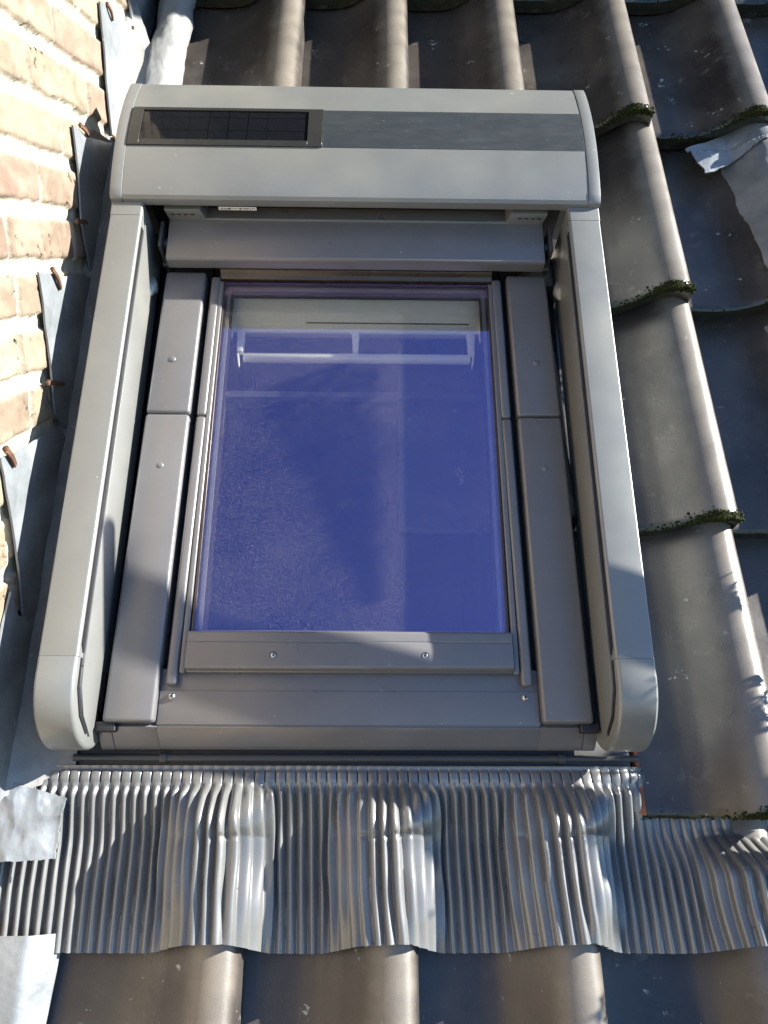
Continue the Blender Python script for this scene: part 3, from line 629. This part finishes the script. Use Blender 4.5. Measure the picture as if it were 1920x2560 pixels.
# smooth housing profile (y,z)
key = [(1.1745, -.060), (1.1740, -.020), (1.1700, -.006), (1.150, .002), (1.120, .0105), (1.0800, .0190), (1.0765, .0197), (1.04, .0245), (1.0, .0268), (.9725, .0264), (.965, .0262), (.92, .0225), (.880, .0162), (.866, .0120), (.8608, .0070), (.8595, .0), (.8600, -.008)]
body = key + [(.864, -.011), (.93, -.013), (.93, -.17), (1.165, -.17)]
hs = build('housing', M().prism(body, 'x', -.4384, .4384), 'shutter', S_, sharp=25)
build('recess_shade', M().box(-.40, .40, .895, .926, -.13, -.0145), 'rubber', S_)  # black plate added to imitate the shade inside the recess
def cap():
    pr = [(y + (.0008 if y > 1.1 else -.0008 if y < .9 else 0), z + .0012) for y, z in key] + [(.861, -.06), (.90, -.10), (.95, -.16), (1.17, -.16)]
    return M().prism(pr, 'x', .4392, .4612)
side('end_cap', cap, 'shutter', .0012, S_, 2)
def strip_on(pts, x0, x1, lift):
    up_ = [(y, z + lift) for y, z in pts]; dn = [(y, z - .004) for y, z in pts][::-1]; return M().prism(up_ + dn, 'x', x0, x1)
bp = [(1.0762, .0197), (1.06, .0222), (1.04, .0245), (1.02, .0258), (1.0, .0268), (.985, .0268), (.9730, .0264)]
build('dark_panel', strip_on(bp, -.0655, .4380, .0006), 'panelmatte', S_, bevel=.0003, seg=1)
sp = thing('x', 'x', 'x', (0, 0, 0)); bpy.data.objects.remove(sp)
fr_ = M()
def zat(y): return float(np.interp(y, [p[0] for p in bp[::-1]], [p[1] for p in bp[::-1]]))
ya, yb, xa, xb_ = .9865, 1.0680, -.4165, -.0950
for seg_ in [((-.4380, xa), [p for p in bp]), ((xb_, -.0672), [p for p in bp])]:
    q = strip_on(seg_[1], seg_[0][0], seg_[0][1], .0030); fr_.add(q.v, q.f)
q = strip_on([(1.0762, .0197), (yb, zat(yb))], xa, xb_, .0030); fr_.add(q.v, q.f)
q = strip_on([(ya, zat(ya)), (.9730, .0264)], xa, xb_, .0030); fr_.add(q.v, q.f)
pf = build('solar_panel', fr_, 'bezel', S_, bevel=.0003, seg=1)
build('cell_field', strip_on([(yb, zat(yb)), (1.04, zat(1.04)), (1.02, zat(1.02)), (1.0, zat(1.0)), (ya, zat(ya))], xa, xb_, .0004), 'solar', pf)
build('panel_joint', M().prism([(y, z + .0009) for y, z in bp] + [(y, z - .004) for y, z in bp][::-1], 'x', -.0670, -.0660), 'steel', S_)
# underside with slat, corner blocks, sticker
build('bottom_slat', M().prism([(.8665, -.0465), (.8625, -.0475), (.8625, -.0515), (.868, -.0530)], 'x', -.30, .30), 'shutter', S_, bevel=.0008)
def blk(): return M().add([(.2985, .862, -.022), (.368, .862, -.022), (.362, .862, -.052), (.2905, .862, -.052), (.2985, .90, -.022), (.368, .90, -.022), (.362, .90, -.052), (.2905, .90, -.052)], [(0, 1, 2, 3), (7, 6, 5, 4), (0, 4, 5, 1), (1, 5, 6, 2), (2, 6, 7, 3), (3, 7, 4, 0)])
for o_, sg in zip(side('guide_block', blk, 'shutter', .001, S_), (1, -1)):
    m = M()
    for i in range(4): x = sg * (.312 + i * .0125); m.box(min(x, x + sg * .008), max(x, x + sg * .008), .8608, .8622, -.0345, -.0325)
    build('vent_slots', m, 'rubber', o_)
st = build('sticker', M().box(-.262, -.190, .8595, .8603, -.0185, -.0105), 'sticker', S_)
m = M(); r_ = random.Random(4)
x = -.258
while x < -.195:
    wd = r_.uniform(.001, .005); m.box(x, x + wd, .8592, .8594, -.0165 + r_.choice([0, .002]), -.0135 + r_.choice([0, .001])); x += wd + r_.uniform(.0006, .003)
build('print', m, 'ink', st)
# side rails: top straight piece, joint piece, rounded lower cap, brush slot, guide face
def rr(x0, x1, z1, zb, r0, r1):
    pts = [(x0, zb)]
    for i in range(6): a = math.pi - i / 5 * math.pi / 2; pts.append((x0 + r0 + r0 * math.cos(a), z1 - r0 + r0 * math.sin(a)))
    for i in range(6): a = math.pi / 2 - i / 5 * math.pi / 2; pts.append((x1 - r1 + r1 * math.cos(a), z1 - r1 + r1 * math.sin(a)))
    return pts + [(x1, zb)]
side('side_rail', lambda: M().prism(rr(.4005, .4595, 0, -.150, .0055, .003), 'y', .0004, .8285), 'shutter', 0, S_)
side('rail_joint', lambda: M().prism(rr(.4001, .4605, .0004, -.150, .0055, .0035), 'y', .8291, .8590), 'shutter', 0, S_)
def railcap():
    # section swept round the lower end
    m = M(); path = []
    R_ = .098; cy, cz = -.027, -R_
    path.append((0.0, 0.0, 0.0)); path.append((-.015, -.0005, .02))
    for i in range(19): a = math.pi / 2 + i / 18 * math.radians(122); path.append((cy + R_ * math.cos(a), cz + R_ * math.sin(a), a - math.pi / 2))
    sec = [(.4010, -.055), (.4005, -.006), (.4035, -.0015), (.4065, 0), (.4565, 0), (.4600, -.003), (.4600, -.055)]
    n = len(sec); vs = []
    for y, z, a in path:
        for sx, h in sec: vs.append((sx, y + h * -math.sin(a) * -1 * -1 if False else y + h * -math.sin(a), z + h * math.cos(a)))
    fs = [tuple(range(n))[::-1], tuple(range(len(vs) - n, len(vs)))]
    for k in range(len(path) - 1):
        for i in range(n): fs.append((k * n + i, k * n + (i + 1) % n, (k + 1) * n + (i + 1) % n, (k + 1) * n + i))
    m.add(vs, fs)
    return m
side('rail_end', railcap, 'shutter', 0, S_)
side('rail_core', lambda: M().box(.4035, .457, -.06, 0, -.15, -.05), 'shutter', 0, S_)
# inner faces: slot and guide
side('brush_slot', lambda: M().prism([(.806, -.0065), (.806, -.017), (.020, -.0195), (.012, -.021), (.008, -.0165), (.020, -.0065)], 'x', .3988, .402), 'rubber', 0, S_)
side('guide_lip', lambda: M().prism([(.806, -.0175), (.806, -.0200), (-.01, -.0225), (-.01, -.020)], 'x', .3965, .4030), 'shutter', .0004, S_)
def guide():
    pts = [(.835, -.0205), (.790, -.083), (.760, -.100), (.40, -.104), (-.03, -.106), (-.090, -.104), (-.106, -.090), (-.080, -.050), (-.04, -.026), (0, -.0225)]
    return M().prism(pts, 'x', .3972, .4030)
for o_, sg in zip(side('guide_face', guide, 'shutter', .0006, S_), (1, -1)):
    k = M().add([], []); m = M()
    n = 12
    for i in range(n + 1):
        t = i / n; y = .764 - t * .044; q = math.sin(math.pi * min(1, t * 1.15 + .02)) if t < .87 else .2
        wz = .010 * max(.15, math.sin(math.pi * (t * .9 + .05))); px_ = sg * (.3965 - .010 * max(.1, math.sin(math.pi * (t * .85 + .1))))
        m.v += [(sg * .3975, y, -.098 + wz), (px_, y, -.098 + wz * .4), (px_, y, -.098 - wz), (sg * .3975, y, -.098 - wz * 1.5)]
    for i in range(n):
        for j in range(4): a = 4 * i + j; b_ = 4 * i + (j + 1) % 4; m.f.append((a, b_, b_ + 4, a + 4))
    m.f += [(0, 1, 2, 3), (4 * n + 3, 4 * n + 2, 4 * n + 1, 4 * n)]
    build('latch_knob', m, 'shutter', o_, sharp=60)
side('end_groove', lambda: M().prism([(.0, -.012), (.0, -.016), (-.040, -.020), (-.075, -.042), (-.098, -.078), (-.104, -.076), (-.082, -.038), (-.045, -.0145)], 'x', .3988, .4008), 'rubber', 0, S_)
# cable bracket behind the hood ends
def brk():
    m = M(); m.box(.374, .380, .80, .86, -.14, -.05); m.cyl((.368, .825, -.075), (.384, .825, -.075), .010, 14); m.cyl((.370, .80, -.105), (.382, .80, -.105), .006, 12); return m
side('pivot_bracket', brk, 'shutter_dark', .001, S_)

# ================================================================ unseen dark block added up the roof to darken the pane's reflection
ch = thing('reflection_block', 'added unseen dark block higher up the roof, darkening the reflection in the skylight', 'reflection blocker', (0, 2.5, -.2))
build('stack', M().box(-1.1, 1.1, 2.3, 2.75, -.3, 2.12), 'deck', ch, bevel=.01); build('block_top', M().box(-1.16, 1.16, 2.24, 2.81, 2.122, 2.18), 'deck', ch, bevel=.01)
# ================================================================ unseen pole added right of the window to cast the slanting shadow bar
y0_, z0_ = .599, .344; dv = (.91, .414)
def pt(L_): return (1.15, y0_ + dv[0] * L_, z0_ + dv[1] * L_)
sp = thing('shadow_pole', 'added unseen leaning pole right of the skylight, casting the slanting shadow across it', 'shadow caster', pt(-1.13))
build('shadow_tube', M().cyl(pt(-1.12), pt(.40), .031, 20), 'galv', sp); build('shadow_pole_foot', M().cyl(pt(-1.14), pt(-1.12), .06, 20), 'galv', sp)

# unseen leaf clumps added to cast dappled shadow on pane, tiles and apron
br = thing('leaf_shadow', 'added unseen leaf clumps right of the skylight, casting dappled shadow on pane and tiles', 'leaf shadow caster', (2.9, .5, .3))
lm_ = M(); rr_ = random.Random(12)
def leaf(p, s_):
    a = Vector((rr_.uniform(-1, 1), rr_.uniform(-1, 1), rr_.uniform(-1, 1))).normalized(); b_ = a.orthogonal().normalized(); p = Vector(p)
    lm_.add([p - a * s_, p + b_ * s_ * .45 - a * s_ * .2, p + a * s_, p - b_ * s_ * .45 - a * s_ * .2], [(0, 1, 2, 3)])
XB = 1.1
def clump(U, W_, ru, rw, n, s_=.022):
    for i in range(n):
        a = rr_.uniform(0, 6.28); q = math.sqrt(rr_.random()); x = XB + rr_.gauss(0, .06)
        leaf((x, U + q * ru * math.cos(a) + .48 * x, W_ + q * rw * math.sin(a) + .36 * x), s_ * rr_.uniform(.5, 1))
# long thin wedge of leaves shaped to shade the right half of the pane
for i in range(2600):
    U = rr_.uniform(.10, .60); top = -.134 + (U - .03) * .15; lo_ = max(-.128, top - .11)
    x = XB + rr_.gauss(0, .03); W_ = rr_.uniform(lo_, top); leaf((x, U + .48 * x, W_ + .36 * x), .011 * rr_.uniform(.5, 1))
CL = [(.40, -.350, .05, .03, 100, .018), (-.17, -.35, .045, .03, 80, .022), (-.36, -.34, .05, .03, 70, .022), (-.67, -.28, .04, .022, 50, .015), (-.42, -.235, .03, .03, 26, .013), (-.27, -.155, .03, .02, 22, .012)]
for c_ in CL: clump(*c_)
build('shadow_leaves', lm_, 'moss', br, fix=False)
bt = M()
for U, W_ in [(.40, -.11)] + [c_[:2] for c_ in CL]:
    p_ = Vector((XB, U + .48 * XB, W_ + .36 * XB)); bt.cyl(p_, p_ + SUN_L * 1.3, .003, 8, .006)
build('shadow_twigs', bt, 'rust', br)

for o in bpy.data.objects:
    if '_b' in o.keys(): del o['_b']
